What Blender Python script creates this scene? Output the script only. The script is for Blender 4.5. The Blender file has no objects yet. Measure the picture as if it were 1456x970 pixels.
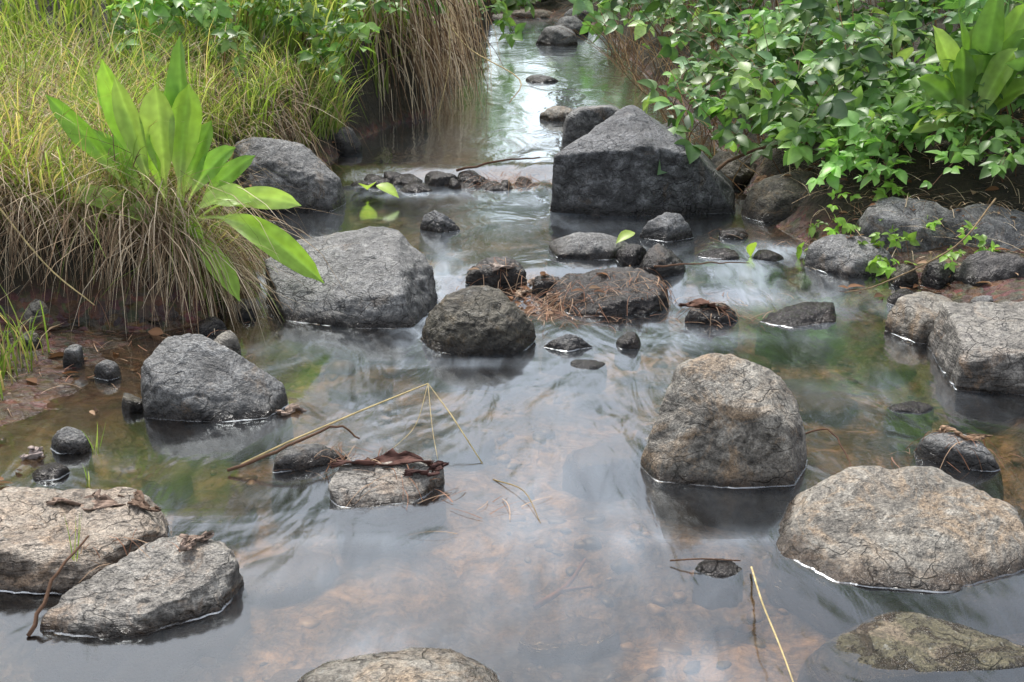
import bpy, bmesh, math, random
import numpy as np
from mathutils import Vector, noise
from mathutils.bvhtree import BVHTree
random.seed(7); R=np.random.RandomState(11)
scene=bpy.context.scene
COL=scene.collection
def ss(a,b,x):
    t=np.clip((np.asarray(x,dtype=float)-a)/(b-a),0,1); return t*t*(3-2*t)
# ---------------------------------------------------------------- node helpers
def new_mat(name):
    m=bpy.data.materials.new(name); m.use_nodes=True
    nt=m.node_tree; nt.nodes.clear()
    return m,nt
class NB:
    def __init__(s,nt): s.nt=nt
    def n(s,t,**kw):
        nd=s.nt.nodes.new(t)
        for k,v in kw.items(): setattr(nd,k,v)
        return nd
    def l(s,a,b): s.nt.links.new(a,b)
    def noise(s,vec,scale,detail=4,rough=.55,dist=0):
        nd=s.n('ShaderNodeTexNoise'); nd.inputs['Scale'].default_value=scale
        nd.inputs['Detail'].default_value=detail; nd.inputs['Roughness'].default_value=rough
        nd.inputs['Distortion'].default_value=dist
        s.l(vec,nd.inputs['Vector']); return nd.outputs[0]
    def ramp(s,fac,stops):
        nd=s.n('ShaderNodeValToRGB'); e=nd.color_ramp.elements
        while len(e)>1: e.remove(e[-1])
        e[0].position=stops[0][0]; c=stops[0][1]; e[0].color=(c if isinstance(c,tuple) else (c,c,c))+(1,)
        for p,c in stops[1:]:
            x=e.new(p); x.color=(c if isinstance(c,tuple) else (c,c,c))+(1,)
        s.l(fac,nd.inputs[0]); return nd.outputs[0]
    def mix(s,f,a,b,mode='MIX'):
        nd=s.n('ShaderNodeMix',data_type='RGBA',blend_type=mode)
        for i,v in ((0,f),(6,a),(7,b)):
            if hasattr(v,'links'): s.l(v,nd.inputs[i])
            elif i==0: nd.inputs[0].default_value=v
            else: nd.inputs[i].default_value=tuple(v)+(1,)
        return nd.outputs[2]
    def math(s,op,a,b=None,clamp=False):
        nd=s.n('ShaderNodeMath',operation=op); nd.use_clamp=clamp
        for i,v in ((0,a),(1,b)):
            if v is None: continue
            if hasattr(v,'links'): s.l(v,nd.inputs[i])
            else: nd.inputs[i].default_value=v
        return nd.outputs[0]
    def bump(s,h,strength,dist,normal=None):
        nd=s.n('ShaderNodeBump'); nd.inputs['Strength'].default_value=strength; nd.inputs['Distance'].default_value=dist
        s.l(h,nd.inputs['Height'])
        if normal: s.l(normal,nd.inputs['Normal'])
        return nd.outputs[0]
    def scalev(s,vec,sc,rot=(0,0,0)):
        nd=s.n('ShaderNodeMapping'); nd.inputs['Scale'].default_value=sc; nd.inputs['Rotation'].default_value=rot; s.l(vec,nd.inputs[0]); return nd.outputs[0]

def rock_mat(name,dark,mid,lite,tan,tanamt,wetline=.04,strata=0.):
    m,nt=new_mat(name); b=NB(nt)
    geo=b.n('ShaderNodeNewGeometry'); P=geo.outputs['Position']
    big=b.noise(P,4.5,3,.6,.4); med=b.noise(P,13,5,.74,.5); fine=b.noise(P,170,2,.7); fin2=b.noise(P,60,4,.8)
    c=b.ramp(med,[(.36,dark),(.5,mid),(.63,lite)])
    tm=b.ramp(b.noise(P,6.5,5,.74,1.0),[(.62-tanamt,0.0),(.68-tanamt*.6,1.0)])
    c=b.mix(b.math('MULTIPLY',tm,.75),c,tan)
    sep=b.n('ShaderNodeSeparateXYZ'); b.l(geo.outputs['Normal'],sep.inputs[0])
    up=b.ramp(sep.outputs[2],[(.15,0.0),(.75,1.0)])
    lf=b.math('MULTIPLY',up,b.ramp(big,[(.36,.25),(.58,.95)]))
    c=b.mix(lf,c,b.mix(.65,c,lite))  # tops paled by weathering and by top light painted into the colour
    c=b.mix(b.math('MULTIPLY',b.math('SUBTRACT',1.0,up),.55),c,b.mix(1,c,(.42,.40,.38),'MULTIPLY'))  # shade painted into the colour of steep and down-facing sides
    c=b.mix(1,c,b.ramp(fine,[(.34,.6),(.5,.98),(.68,1.4)]),'MULTIPLY')
    c=b.mix(.9,c,b.ramp(fin2,[(.36,.35),(.47,.95),(.66,1.4)]),'MULTIPLY')
    # pale lichen specks
    lv=b.ramp(b.noise(P,28,4,.8,.6),[(.60,0.0),(.66,1.0)])
    c=b.mix(b.math('MULTIPLY',b.math('MULTIPLY',lv,up),.5),c,(.40,.40,.36))
    vo=b.n('ShaderNodeTexVoronoi',feature='DISTANCE_TO_EDGE'); vo.inputs['Scale'].default_value=9
    wv=b.n('ShaderNodeVectorMath',operation='ADD'); 
    nz=b.n('ShaderNodeTexNoise'); nz.inputs['Scale'].default_value=7; nz.inputs['Detail'].default_value=3; b.l(P,nz.inputs['Vector'])
    vs=b.n('ShaderNodeVectorMath',operation='SCALE'); vs.inputs['Scale'].default_value=.22; b.l(nz.outputs['Color'],vs.inputs[0])
    b.l(b.scalev(P,(1,1,2.2),(.5,.3,.2)),wv.inputs[0]); b.l(vs.outputs[0],wv.inputs[1]); b.l(wv.outputs[0],vo.inputs['Vector'])
    crack=b.ramp(vo.outputs[0],[(.0,0.0),(.028,1.0)])
    crack=b.math('MAXIMUM',crack,b.ramp(big,[(.44,1.0),(.54,0.0)]))
    c=b.mix(.45,c,b.mix(1,c,crack,'MULTIPLY'))
    sp=b.n('ShaderNodeSeparateXYZ'); b.l(P,sp.inputs[0])
    zz=b.math('ADD',sp.outputs[2],b.math('MULTIPLY',b.math('SUBTRACT',med,.5),-.09))
    zz=b.math('SUBTRACT',zz,b.math('MULTIPLY',b.ramp(b.math('MULTIPLY',sp.outputs[1],.1),[(.43,0.0),(.50,.36),(.66,.4),(.69,.9)]),.1))
    wet=b.ramp(b.math('ADD',zz,.5),[(.5+wetline*.4,1.0),(.5+wetline*1.3,0.0)])
    c=b.mix(wet,c,b.mix(1,c,(.24,.21,.19),'MULTIPLY'))
    sub=b.ramp(b.math('ADD',zz,.5),[(.47,1.0),(.497,0.0)])
    c=b.mix(b.math('MULTIPLY',sub,.6),c,(.13,.085,.05))
    pr=b.n('ShaderNodeBsdfPrincipled'); b.l(c,pr.inputs['Base Color'])
    rg=b.n('ShaderNodeMapRange'); b.l(wet,rg.inputs[0]); rg.inputs[3].default_value=.5; rg.inputs[4].default_value=.14
    b.l(rg.outputs[0],pr.inputs['Roughness'])
    h=b.math('ADD',b.math('MULTIPLY',fine,.12),b.math('ADD',b.math('MULTIPLY',fin2,.45),b.math('MULTIPLY',med,1.3)))
    h=b.math('ADD',h,b.math('MULTIPLY',crack,.25))
    if strata>0:
        wv2=b.noise(b.scalev(P,(6,6,60),(.15,.2,0)),1.2,3,.6,.3); h=b.math('ADD',h,b.math('MULTIPLY',wv2,strata))
    b.l(b.bump(h,1.,.018),pr.inputs['Normal'])
    o=b.n('ShaderNodeOutputMaterial'); b.l(pr.outputs[0],o.inputs[0]); return m
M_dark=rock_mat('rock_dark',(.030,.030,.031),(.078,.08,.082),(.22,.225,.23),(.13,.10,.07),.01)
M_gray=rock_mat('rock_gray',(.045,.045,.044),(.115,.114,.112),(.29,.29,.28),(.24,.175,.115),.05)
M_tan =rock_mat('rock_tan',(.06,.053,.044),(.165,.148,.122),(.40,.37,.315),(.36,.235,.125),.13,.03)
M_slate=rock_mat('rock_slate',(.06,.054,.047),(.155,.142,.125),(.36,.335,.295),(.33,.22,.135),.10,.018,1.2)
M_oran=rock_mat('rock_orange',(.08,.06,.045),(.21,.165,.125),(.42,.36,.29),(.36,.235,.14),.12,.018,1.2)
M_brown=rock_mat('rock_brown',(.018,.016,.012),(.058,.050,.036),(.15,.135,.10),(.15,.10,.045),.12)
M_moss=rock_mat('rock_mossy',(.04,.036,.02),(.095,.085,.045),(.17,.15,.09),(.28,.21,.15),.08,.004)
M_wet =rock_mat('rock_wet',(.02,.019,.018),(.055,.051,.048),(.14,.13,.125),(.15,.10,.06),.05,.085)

def attr_mat(name,rough=.55,transl=.35,spec=.4,bumpy=False,tint=(1.5,1.6,.7),nv=.25):
    m,nt=new_mat(name); b=NB(nt)
    at=b.n('ShaderNodeAttribute'); at.attribute_name='Col'
    geo=b.n('ShaderNodeNewGeometry'); c=at.outputs['Color']
    if nv>0: c=b.mix(1,c,b.ramp(b.noise(geo.outputs['Position'],30,1),[(.3,1-nv),(.7,1+nv)]),'MULTIPLY')
    pr=b.n('ShaderNodeBsdfPrincipled'); b.l(c,pr.inputs['Base Color']); pr.inputs['Roughness'].default_value=rough
    pr.inputs['Specular IOR Level'].default_value=spec
    if bumpy: b.l(b.bump(b.noise(geo.outputs['Position'],150,2),.4,.004),pr.inputs['Normal'])
    o=b.n('ShaderNodeOutputMaterial')
    if transl>0:
        tr=b.n('ShaderNodeBsdfTranslucent'); b.l(b.mix(1,c,tint,'MULTIPLY'),tr.inputs[0])
        mx=b.n('ShaderNodeMixShader'); mx.inputs[0].default_value=transl
        b.l(pr.outputs[0],mx.inputs[1]); b.l(tr.outputs[0],mx.inputs[2]); b.l(mx.outputs[0],o.inputs[0])
    else: b.l(pr.outputs[0],o.inputs[0])
    return m
M_leaf=attr_mat('leaf',.38,.38,.45,False,(1.4,1.5,.7),.12)
M_grass=attr_mat('grass_blade',.5,.4,.35,False,(1.5,1.6,.7),0)
M_straw=attr_mat('straw',.7,.25,.2,False,(1.2,1.1,.9),0)
M_bark=attr_mat('bark',.8,0,.2,True)
M_peb=attr_mat('pebble',.4,0,.4,True)

# ---------------------------------------------------------------- mesh helpers
def mk(name,V,F,C=None,mat=None,smooth=True,parent=None):
    me=bpy.data.meshes.new(name)
    me.from_pydata(np.asarray(V).tolist(),[],F.tolist() if isinstance(F,np.ndarray) else F)
    if C is not None:
        a=me.color_attributes.new('Col','FLOAT_COLOR','POINT')
        C=np.asarray(C,dtype=np.float32)
        if C.shape[1]==3: C=np.hstack([C,np.ones((len(C),1),np.float32)])
        a.data.foreach_set('color',C.ravel())
    if smooth: me.polygons.foreach_set('use_smooth',[True]*len(me.polygons))
    ob=bpy.data.objects.new(name,me); COL.objects.link(ob)
    if mat: me.materials.append(mat)
    if parent: ob.parent=parent
    return ob
def empty(name,loc=(0,0,0)):
    e=bpy.data.objects.new(name,None); COL.objects.link(e); e.empty_display_size=.1; return e
def nrm(v): return v/np.maximum(np.linalg.norm(v,axis=-1,keepdims=True),1e-9)
def strands(name,P0,P1,P2,w,c0,c1,mat,S=5,parent=None,tip=.12):
    N=len(P0); t=np.linspace(0,1,S)[None,:,None]
    P0,P1,P2=[p[:,None,:] for p in (P0,P1,P2)]
    pos=(1-t)**2*P0+2*t*(1-t)*P1+t*t*P2
    a=R.uniform(-.9,.9,N); side=np.stack([np.cos(a),np.sin(a),np.zeros(N)],1)[:,None,:]
    wt=(np.asarray(w).reshape(-1,1,1)*np.ones((N,1,1)))*np.maximum(tip,(1-t**2.2))*.5
    V=np.stack([pos-side*wt,pos+side*wt],2).reshape(-1,3)
    base=(np.arange(N)*S*2)[:,None]; k=(np.arange(S-1)*2)[None,:]
    q=base+k; F=np.stack([q,q+1,q+3,q+2],-1).reshape(-1,4)
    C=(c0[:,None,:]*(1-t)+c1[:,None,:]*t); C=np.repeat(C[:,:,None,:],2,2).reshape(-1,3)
    return mk(name,V,F,C,mat,True,parent)
TT=np.array([0,.12,.3,.5,.7,.87,1.0]); HW=np.array([.02,.55,.95,1.0,.74,.34,.0])
def leaves(name,B,D,Nn,L,W,col,mat,droop=.25,parent=None,fold=.18):
    N=len(B); D=nrm(D); Sd=nrm(np.cross(D,Nn)); Nn=np.cross(Sd,D)
    S=len(TT); t=TT[None,:,None]; L=L.reshape(-1,1,1); W=W.reshape(-1,1,1)
    mid=B[:,None,:]+D[:,None,:]*t*L-Nn[:,None,:]*droop*t*t*L
    off=Sd[:,None,:]*HW[None,:,None]*W*.5; up=Nn[:,None,:]*HW[None,:,None]*W*fold
    V=np.stack([mid-off+up,mid,mid+off+up],2).reshape(-1,3)
    base=(np.arange(N)*S*3)[:,None,None]; k=(np.arange(S-1)*3)[None,:,None]; j=np.arange(2)[None,None,:]
    q=base+k+j; F=np.stack([q,q+1,q+4,q+3],-1).reshape(-1,4)
    sh=np.array([.88,1.12,.88])[None,None,:,None]
    C=(col[:,None,None,:]*sh*np.ones((1,S,1,1))).reshape(-1,3)
    return mk(name,V,F,C,mat,True,parent)
def bez(pts,n):
    pts=[np.array(p,float) for p in pts]; P=[2*pts[0]-pts[1]]+pts+[2*pts[-1]-pts[-2]]; out=[]
    for i in range(len(pts)-1):
        a,b_,c,d=P[i:i+4]
        for k in range(n):
            t=k/n
            out.append(.5*((2*b_)+(-a+c)*t+(2*a-5*b_+4*c-d)*t*t+(-a+3*b_-3*c+d)*t**3))
    out.append(pts[-1]); return np.array(out)
def tube(name,pts,r0,r1,col,mat,n=5,k=6,parent=None,wob=0,straight=False):
    C=bez(pts,n) if not straight else np.array(pts,float); N=len(C)
    if wob: C=C+R.normal(0,wob,C.shape)
    T=nrm(np.gradient(C,axis=0)); ref=np.array([.3,.2,1.0]); 
    if abs(T[0]@nrm(ref))>.9: ref=np.array([1.,0,0])
    A=nrm(np.cross(T,ref)); Bn=np.cross(T,A); r=np.linspace(r0,r1,N)[:,None]
    V=np.concatenate([C+ (A*math.cos(a)+Bn*math.sin(a))*r for a in [2*math.pi*j/k for j in range(k)]]).reshape(k,N,3).transpose(1,0,2).reshape(-1,3)
    F=[[i*k+j,i*k+(j+1)%k,(i+1)*k+(j+1)%k,(i+1)*k+j] for i in range(N-1) for j in range(k)]
    F.append([j for j in range(k)][::-1]); F.append([(N-1)*k+j for j in range(k)])
    return mk(name,V,F,np.tile(np.array(col,float),(len(V),1))*R.uniform(.8,1.2,(len(V),1)),mat,True,parent)

# ---------------------------------------------------------------- terrain
YL=[-60,0,2.0,2.8,3.14,3.45,3.82,4.18,4.73,5.1,5.6,6.3,7.17,7.85,8.66,10.5,13.2,16.2,18,24,60]
XL=[-3,-1.6,-1.4,-1.3,-1.38,-1.24,-1.26,-1.09,-1.07,-1.22,-1.42,-1.34,-.97,-.93,-.55,-.52,-.43,-.25,-.2,-1.0,-8]
YR=[-60,0,2,3.1,3.4,4.1,4.72,4.9,5.14,5.77,7.17,9.0,11.1,13.2,15.8,18,24,60]
XR=[3,2.2,2.0,1.85,1.75,1.6,1.56,1.42,1.32,1.2,1.2,1.22,1.12,1.12,1.0,.95,.2,-6]
def wl(y): return ss(4.35,5.0,y)*.035+ss(6.5,6.9,y)*.05
def vn(x,y,s,z=0.):
    f=noise.noise
    x=np.asarray(x,float); y=np.asarray(y,float); sh=x.shape
    return np.array([f(Vector((a*s,b*s,z))) for a,b in zip(x.ravel(),y.ravel())]).reshape(sh)
def hgt(x,y,fast=False):
    x=np.asarray(x,float); y=np.asarray(y,float)
    n1=np.zeros_like(x) if fast else vn(x,y,2.6)
    n2=np.zeros_like(x) if fast else vn(x,y,11.,3.)
    xl=np.interp(y,YL,XL); xr=np.interp(y,YR,XR)
    dl=xl-x+n1*.08; dr=x-xr+n1*.08
    m=np.minimum(-dl,-dr)
    bed=-.015-.11*ss(0,.45,m)+.045*n1*ss(0,.2,m)+.022*n2*ss(0,.2,m)+ss(16.2,18.5,y)*.22
    A=ss(4.16,4.42,y+n2*.06)
    Hl=.30+.3*ss(6.5,8.5,y)
    dlp=np.maximum(dl,0)
    zb=-.015+ss(0,.20,dl)*Hl+.13*np.maximum(dl-.2,0)/(1+dlp/12)
    zb2=-.015+.10*dlp/(1+dlp/3)+.25*ss(.3,.75,dl)*ss(3.9,3.2,y)
    left=zb2*(1-A)+zb*A+ .03*n1*ss(.1,.4,dl)+.012*n2
    drp=np.maximum(dr,0)
    Ar=ss(4.9,5.6,y)
    right=-.015+(.05+.17*Ar)*ss(0,.3,dr)+(.10+.16*Ar)*drp/(1+drp/8)+.03*n1*ss(.1,.4,dr)+.012*n2
    z=np.where(dl>0,left,np.where(dr>0,right,bed))
    far=ss(30,120,np.hypot(x,y))*4
    return z+wl(y)+far
def graded(a,b,step,grow,lim_lo,lim_hi):
    c=list(np.arange(a,b,step)); s=step
    while c[-1]<lim_hi: s*=grow; c.append(c[-1]+s)
    s=step
    while c[0]>lim_lo: s*=grow; c.insert(0,c[0]-s)
    return np.array(c)
gx=graded(-2.6,2.6,.04,1.09,-320,320)
gy=np.concatenate([graded(1.4,9,.04,1.09,-60,9),np.arange(9.05,20,.11)]); 
s=.11; ex=[gy[-1]]
while ex[-1]<340: s*=1.1; ex.append(ex[-1]+s)
gy=np.concatenate([gy,ex[1:]])
X,Y=np.meshgrid(gx,gy); Z=hgt(X,Y)
nx,ny=len(gx),len(gy)
i=np.arange((nx-1)*(ny-1)); r_=i//(nx-1); c_=i%(nx-1); q=r_*nx+c_
F=np.stack([q,q+1,q+1+nx,q+nx],1)
m,nt=new_mat('ground_soil'); b=NB(nt)
geo=b.n('ShaderNodeNewGeometry'); P=geo.outputs['Position']
sp=b.n('ShaderNodeSeparateXYZ'); b.l(P,sp.inputs[0])
soil=b.ramp(b.noise(P,9,6,.7),[(.34,(.022,.014,.009)),(.5,(.075,.043,.027)),(.66,(.17,.10,.062))])
vo=b.n('ShaderNodeTexVoronoi'); vo.inputs['Scale'].default_value=34; vo.inputs['Randomness'].default_value=1
nz=b.n('ShaderNodeTexNoise'); nz.inputs['Scale'].default_value=14; b.l(P,nz.inputs['Vector'])
va=b.n('ShaderNodeVectorMath',operation='MULTIPLY_ADD'); va.inputs[1].default_value=(.08,.08,.08); b.l(nz.outputs['Color'],va.inputs[0]); b.l(P,va.inputs[2]); b.l(va.outputs[0],vo.inputs['Vector'])
peb=b.mix(.35,soil,b.mix(1,soil,vo.outputs['Color'],'OVERLAY'))
bedc=b.ramp(b.noise(P,2.4,6,.68,.8),[(.40,(.045,.034,.024)),(.51,(.14,.092,.055)),(.63,(.36,.24,.15))])
bedc=b.mix(.8,bedc,b.mix(1,bedc,b.ramp(b.noise(P,13,6,.75,.6),[(.38,.25),(.62,1.7)]),'MULTIPLY'))
f=b.ramp(b.math('ADD',sp.outputs[2],.5),[(.46,0.0),(.52,1.0)])
c=b.mix(f,bedc,peb)
gr=b.ramp(b.math('ADD',sp.outputs[2],0),[(.10,0.0),(.17,1.0)])
c=b.mix(gr,c,b.ramp(b.noise(P,14,5,.7),[(.3,(.012,.011,.006)),(.6,(.04,.032,.016)),(.8,(.09,.065,.035))]))
pr=b.n('ShaderNodeBsdfPrincipled'); b.l(c,pr.inputs['Base Color'])
rr=b.ramp(b.math('ADD',sp.outputs[2],0),[(.04,.25),(.12,.85)]); b.l(rr,pr.inputs['Roughness'])
b.l(b.bump(b.math('ADD',b.noise(P,45,4,.7),vo.outputs['Distance']),.8,.02),pr.inputs['Normal'])
o=b.n('ShaderNodeOutputMaterial'); b.l(pr.outputs[0],o.inputs[0])
mk('ground',np.stack([X,Y,Z],-1).reshape(-1,3),F,None,m)

# ---------------------------------------------------------------- rocks
ICO={}
def ico(k):
    if k not in ICO:
        bm=bmesh.new(); bmesh.ops.create_icosphere(bm,subdivisions=k,radius=1)
        ICO[k]=(np.array([v.co[:] for v in bm.verts]),[[v.index for v in f.verts] for f in bm.faces]); bm.free()
    return ICO[k]
BVH=[]; RIM=[]
def hull_planes(pts):
    bm=bmesh.new(); vs=[bm.verts.new(p) for p in pts]
    bmesh.ops.convex_hull(bm,input=bm.verts); bm.normal_update()
    pl=[]
    for f in bm.faces:
        d=f.normal.dot(f.verts[0].co); n=np.array(f.normal[:])
        if d<0: d=-d;n=-n
        if d>1e-3: pl.append((n,d))
    bm.free(); out=[]
    for n,d in pl:
        if not any(n@m_>.995 for m_,_ in out): out.append((n,d))
    return out
def rock(name,x,yf,W,D,H,mat,pts=None,below=.13,p=26,rough=1.,rot=0,res=5,sink=0,nrnd=11,tilt=0,seed=None,rim=True,chips=22,off_z=None):
    rs=np.random.RandomState(seed if seed is not None else int(abs(x*971+yf*313)*10)%99991)
    dirs,F=ico(res)
    below=min(below,.05+.25*W)
    top,bot=H,-below; cz=(top+bot)/2; hz=(top-bot)/2
    if pts is None:
        k=rs.randint(5,8); pts=[]; sl=rs.uniform(-.3,.3); sl2=rs.uniform(0,.35); inn=rs.uniform(.55,.85); a0=rs.uniform(0,1)
        for a in range(k):
            an=(a+a0+rs.uniform(-.33,.33))*2*math.pi/k; rr_=rs.uniform(.82,1.0)
            cx_,cy_=math.cos(an)*.5*rr_,.5+math.sin(an)*.5*rr_; pts.append((cx_,cy_,0))
            i2=inn*rs.uniform(.75,1.12); pts.append((cx_*i2,.5+(cy_-.5)*i2,min(1,.80+sl*cx_*2+sl2*(cy_-.5)+rs.uniform(-.15,.15))))
            i3=rs.uniform(.9,1.03); pts.append((cx_*i3,.5+(cy_-.5)*i3,rs.uniform(.15,.5)))
        pts.append((rs.uniform(-.15,.15),.55,1.0))
        p=max(p,60) if p>12 else 14
    full=[]
    for a,b_,c in pts:
        full.append((a*W,(b_-.5)*D,c*H))
        if c<=.06: full.append((a*W*1.04,(b_-.5)*D*1.04,-below))
    Q=np.array(full); Q[:,2]-=cz; sc=np.array([W/2,D/2,hz]); Q/=sc
    cen=Q.mean(0)*.6; Q-=cen
    pl=hull_planes([tuple(v) for v in Q])
    for k in range(chips):
        n=rs.normal(0,1,3); n[2]=abs(n[2])*.8; n/=np.linalg.norm(n)
        pl.append((n,(Q@n).max()*rs.uniform(.88,.99)))
    NN=np.array([n for n,_ in pl]); DD=np.array([d for _,d in pl])
    g=np.maximum(dirs@NN.T/DD,0); r=1/np.power(np.power(g,p).sum(1),1/p)
    V=(dirs*r[:,None]+cen)*sc; V[:,2]+=cz
    off=rs.uniform(0,50,3); size=(W+D)/2
    nd=nrm(dirs/sc); f=noise.noise; fr=noise.fractal
    amp=np.empty(len(V))
    for k in range(len(V)):
        v=Vector((V[k]/size*2.2+off).tolist())
        a1=f(v); rid=abs(f(v*1.9)); rid2=abs(f(v*4.1))
        amp[k]=a1*.026-(.12*(.13-rid) if rid<.13 else 0)-(.08*(.10-rid2) if rid2<.10 else 0)+fr(v*6,.7,2.2,4)*.016
    V=V+nd*(amp*size*rough)[:,None]
    if tilt: 
        ct,st=math.cos(tilt),math.sin(tilt); V=V@np.array([[ct,0,-st],[0,1,0],[st,0,ct]])
    cr,sr=math.cos(rot),math.sin(rot)
    V=V@np.array([[cr,sr,0],[-sr,cr,0],[0,0,1]])
    if off_z is not None: V[:,2]+=off_z-V[:,2].max()
    cx,cy=x,yf+D/2; z0=float(wl(cy))-sink
    Wd=V+np.array([cx,cy,z0])
    BVH.append(BVHTree.FromPolygons(Wd.tolist(),F))
    ob=mk(name,V,F,None,mat); ob.location=(cx,cy,z0)
    if rim and 1.5<yf<6.2 and W>.08 and H>.02:
        fa=np.array(F); A_=Wd[fa]; zw=A_[:,:,2]-wl(A_[:,:,1])
        cross=(zw.min(1)<0)&(zw.max(1)>0)
        for T_,zz in zip(A_[cross],zw[cross]):
            pts_=[]
            for e0,e1 in ((0,1),(1,2),(2,0)):
                if (zz[e0]<0)!=(zz[e1]<0):
                    t=zz[e0]/(zz[e0]-zz[e1]); pts_.append(T_[e0]*(1-t)+T_[e1]*t)
            if len(pts_)==2:
                nn=np.cross(T_[1]-T_[0],T_[2]-T_[0]); nn[2]=0
                RIM.append((pts_[0],pts_[1],nrm(nn)))
    return ob
big=[(-.5,.15,0),(-.12,0,0),(.46,.1,0),(.5,.5,0),(.3,1,0),(-.4,1,0),
     (-.5,.12,.58),(-.06,.08,.66),(.26,.14,.56),(.47,.25,.16),(-.10,.50,1.0),(-.05,.52,.985),(.32,.55,.52),(.5,.55,.18),(-.25,.7,.72)]
rock('boulder',.656,5.80,.92,.66,.485,M_dark,big,p=140,rough=.42,res=6,chips=0)
rock('boulder',.46,6.65,.40,.4,.34,M_gray,[(-.5,.2,0),(.5,.2,0),(.4,1,0),(-.4,1,0),(-.45,.3,.85),(-.3,.25,.97),(.2,.3,1),(.5,.3,.8),(.3,.9,.9),(-.3,.8,.9)],p=50,rough=.5)
rock('boulder',-1.12,5.88,.58,.48,.34,M_gray,[(-.5,.4,0),(-.2,0,0),(.42,.05,0),(.5,.5,0),(0,1,0),(-.4,.9,0),(-.48,.5,.85),(-.25,.4,1.),(.08,.5,.94),(.25,.5,.72),(.3,.12,.45),(.48,.35,.38),(-.3,.05,.5),(0,.1,.55)],p=90,rough=.5,res=6,chips=6)
rock('boulder',-.612,4.20,.67,.62,.235,M_gray,[(-.46,.42,0),(-.3,.12,0),(.1,0,0),(.38,0,0),(.5,.45,0),(.3,1,0),(-.4,.9,0),(-.5,.6,.62),(-.35,.85,.9),(-.1,.9,1),(.22,.9,1),(.3,.75,.97),(.46,.6,.6),(-.42,.36,.45),(.08,.1,.42),(.33,.08,.45),(.3,.3,.8)],p=110,rough=.55,res=6,chips=8)
rock('river_rock',-.118,3.90,.43,.37,.215,M_brown,[(-.5,.45,0),(-.38,.12,0),(-.05,0,0),(.35,.1,0),(.5,.45,0),(.3,.9,0),(-.3,.9,0),(-.44,.45,.42),(-.28,.45,.78),(-.04,.5,1),(.14,.5,.97),(.33,.45,.72),(.46,.45,.38),(-.2,.15,.5),(.1,.1,.55),(.3,.2,.5)],p=30,rough=.8,res=6,chips=12)
rock('river_rock',-.897,3.33,.45,.36,.205,M_gray,[(-.5,.4,0),(-.42,.1,0),(.1,0,0),(.4,.1,0),(.5,.4,0),(.2,1,0),(-.35,.95,0),(-.46,.35,.75),(-.35,.55,1),(-.08,.55,1),(.12,.5,.82),(.45,.45,.30),(.3,.15,.22),(-.3,.12,.5)],p=110,rough=.5,res=6,chips=4)
rock('river_rock',.569,2.90,.45,.40,.30,M_tan,[(-.5,.35,0),(-.42,.08,0),(0,-.02,0),(.36,.02,0),(.5,.4,0),(.2,1,0),(-.35,.9,0),(-.24,.5,1),(-.1,.6,1),(.12,.6,.93),(.36,.6,.74),(.5,.45,.42),(-.44,.3,.38),(-.1,.2,.68),(.22,.18,.62),(.42,.15,.3)],p=60,rough=.5,res=6,chips=6)
rock('river_rock',.90,2.38,.60,.52,.12,M_tan,[(-.5,.35,.0),(-.3,.05,0),(.15,-.02,0),(.5,.15,0),(.5,.7,0),(.1,1,0),(-.35,.85,0),(-.3,.6,.7),(-.12,.75,1),(.25,.75,1),(.48,.55,.7),(0,.3,.6),(.3,.25,.5)],p=60,rough=.55,res=6,chips=8)
rock('submerged_rock',.84,1.98,.60,.38,.012,M_moss,None,rough=.25,p=12,res=6,seed=8,rim=False)
rock('river_rock',-.2,1.80,.56,.40,.05,M_tan,None,rough=.5,p=12,res=5,seed=3)
rock('slate_rock',-1.05,2.36,.52,.36,.10,M_oran,[(-.5,.1,0),(.3,0,0),(.5,.5,0),(.4,1,0),(-.5,1,0),(-.5,.2,.9),(.2,.1,.75),(.48,.5,.85),(.35,.9,1),(-.4,.95,1)],p=110,rough=.8,res=6)
rock('slate_rock',-.79,2.20,.40,.27,.10,M_slate,[(-.5,0,0),(.05,0,0),(.42,.35,0),(.5,.8,0),(.3,1,0),(-.3,.6,0),(-.48,.1,.25),(-.32,.5,.55),(-.02,.95,.9),(.35,1,1),(.48,.75,.85),(.08,.1,.40),(.38,.42,.62)],p=110,rough=.8,res=6,chips=8)
rock('slate_rock',-.322,2.78,.30,.20,.05,M_slate,[(-.4,.1,0),(-.2,0,0),(.2,.1,0),(.5,.6,0),(.3,1,0),(-.45,.8,0),(-.5,.4,.8),(-.4,.85,1),(.25,.9,1),(.5,.75,.9),(.1,.35,.7)],p=90,rough=.6,rot=.12,chips=8)
rock('river_rock',-.553,3.00,.27,.12,.045,M_gray,None,p=14,rot=.45,rough=.6)
rock('river_rock',-1.225,3.10,.13,.11,.065,M_gray,None,res=4)
rock('river_rock',-1.22,2.93,.11,.1,.03,M_wet,None,res=4)
for (x,y,w,h,mt) in [(-1.44,3.79,.08,.07,M_gray),(-1.30,3.67,.1,.06,M_gray),(-1.63,3.9,.1,.08,M_brown),(-.967,3.88,.13,.08,M_tan),(-1.48,4.22,.18,.16,M_brown),(-1.13,3.4,.1,.05,M_brown),(-1.7,4.15,.13,.12,M_tan),(-1.05,3.62,.09,.03,M_brown),(-1.33,4.18,.09,.05,M_wet),(-1.62,4.25,.16,.12,M_gray)]:
    rock('river_rock',x,y,w,w*.8,h,mt,None,res=4,p=26)
rock('river_rock',1.61,3.55,.44,.5,.165,M_slate,[(-.5,.1,0),(.1,0,0),(.5,.05,0),(.5,1,0),(-.4,1,0),(-.5,.08,.72),(-.44,.3,.95),(-.2,.1,.78),(.5,.1,.75),(.5,.9,1),(-.35,.9,1)],p=80,rough=.7,res=6,chips=8)
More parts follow.
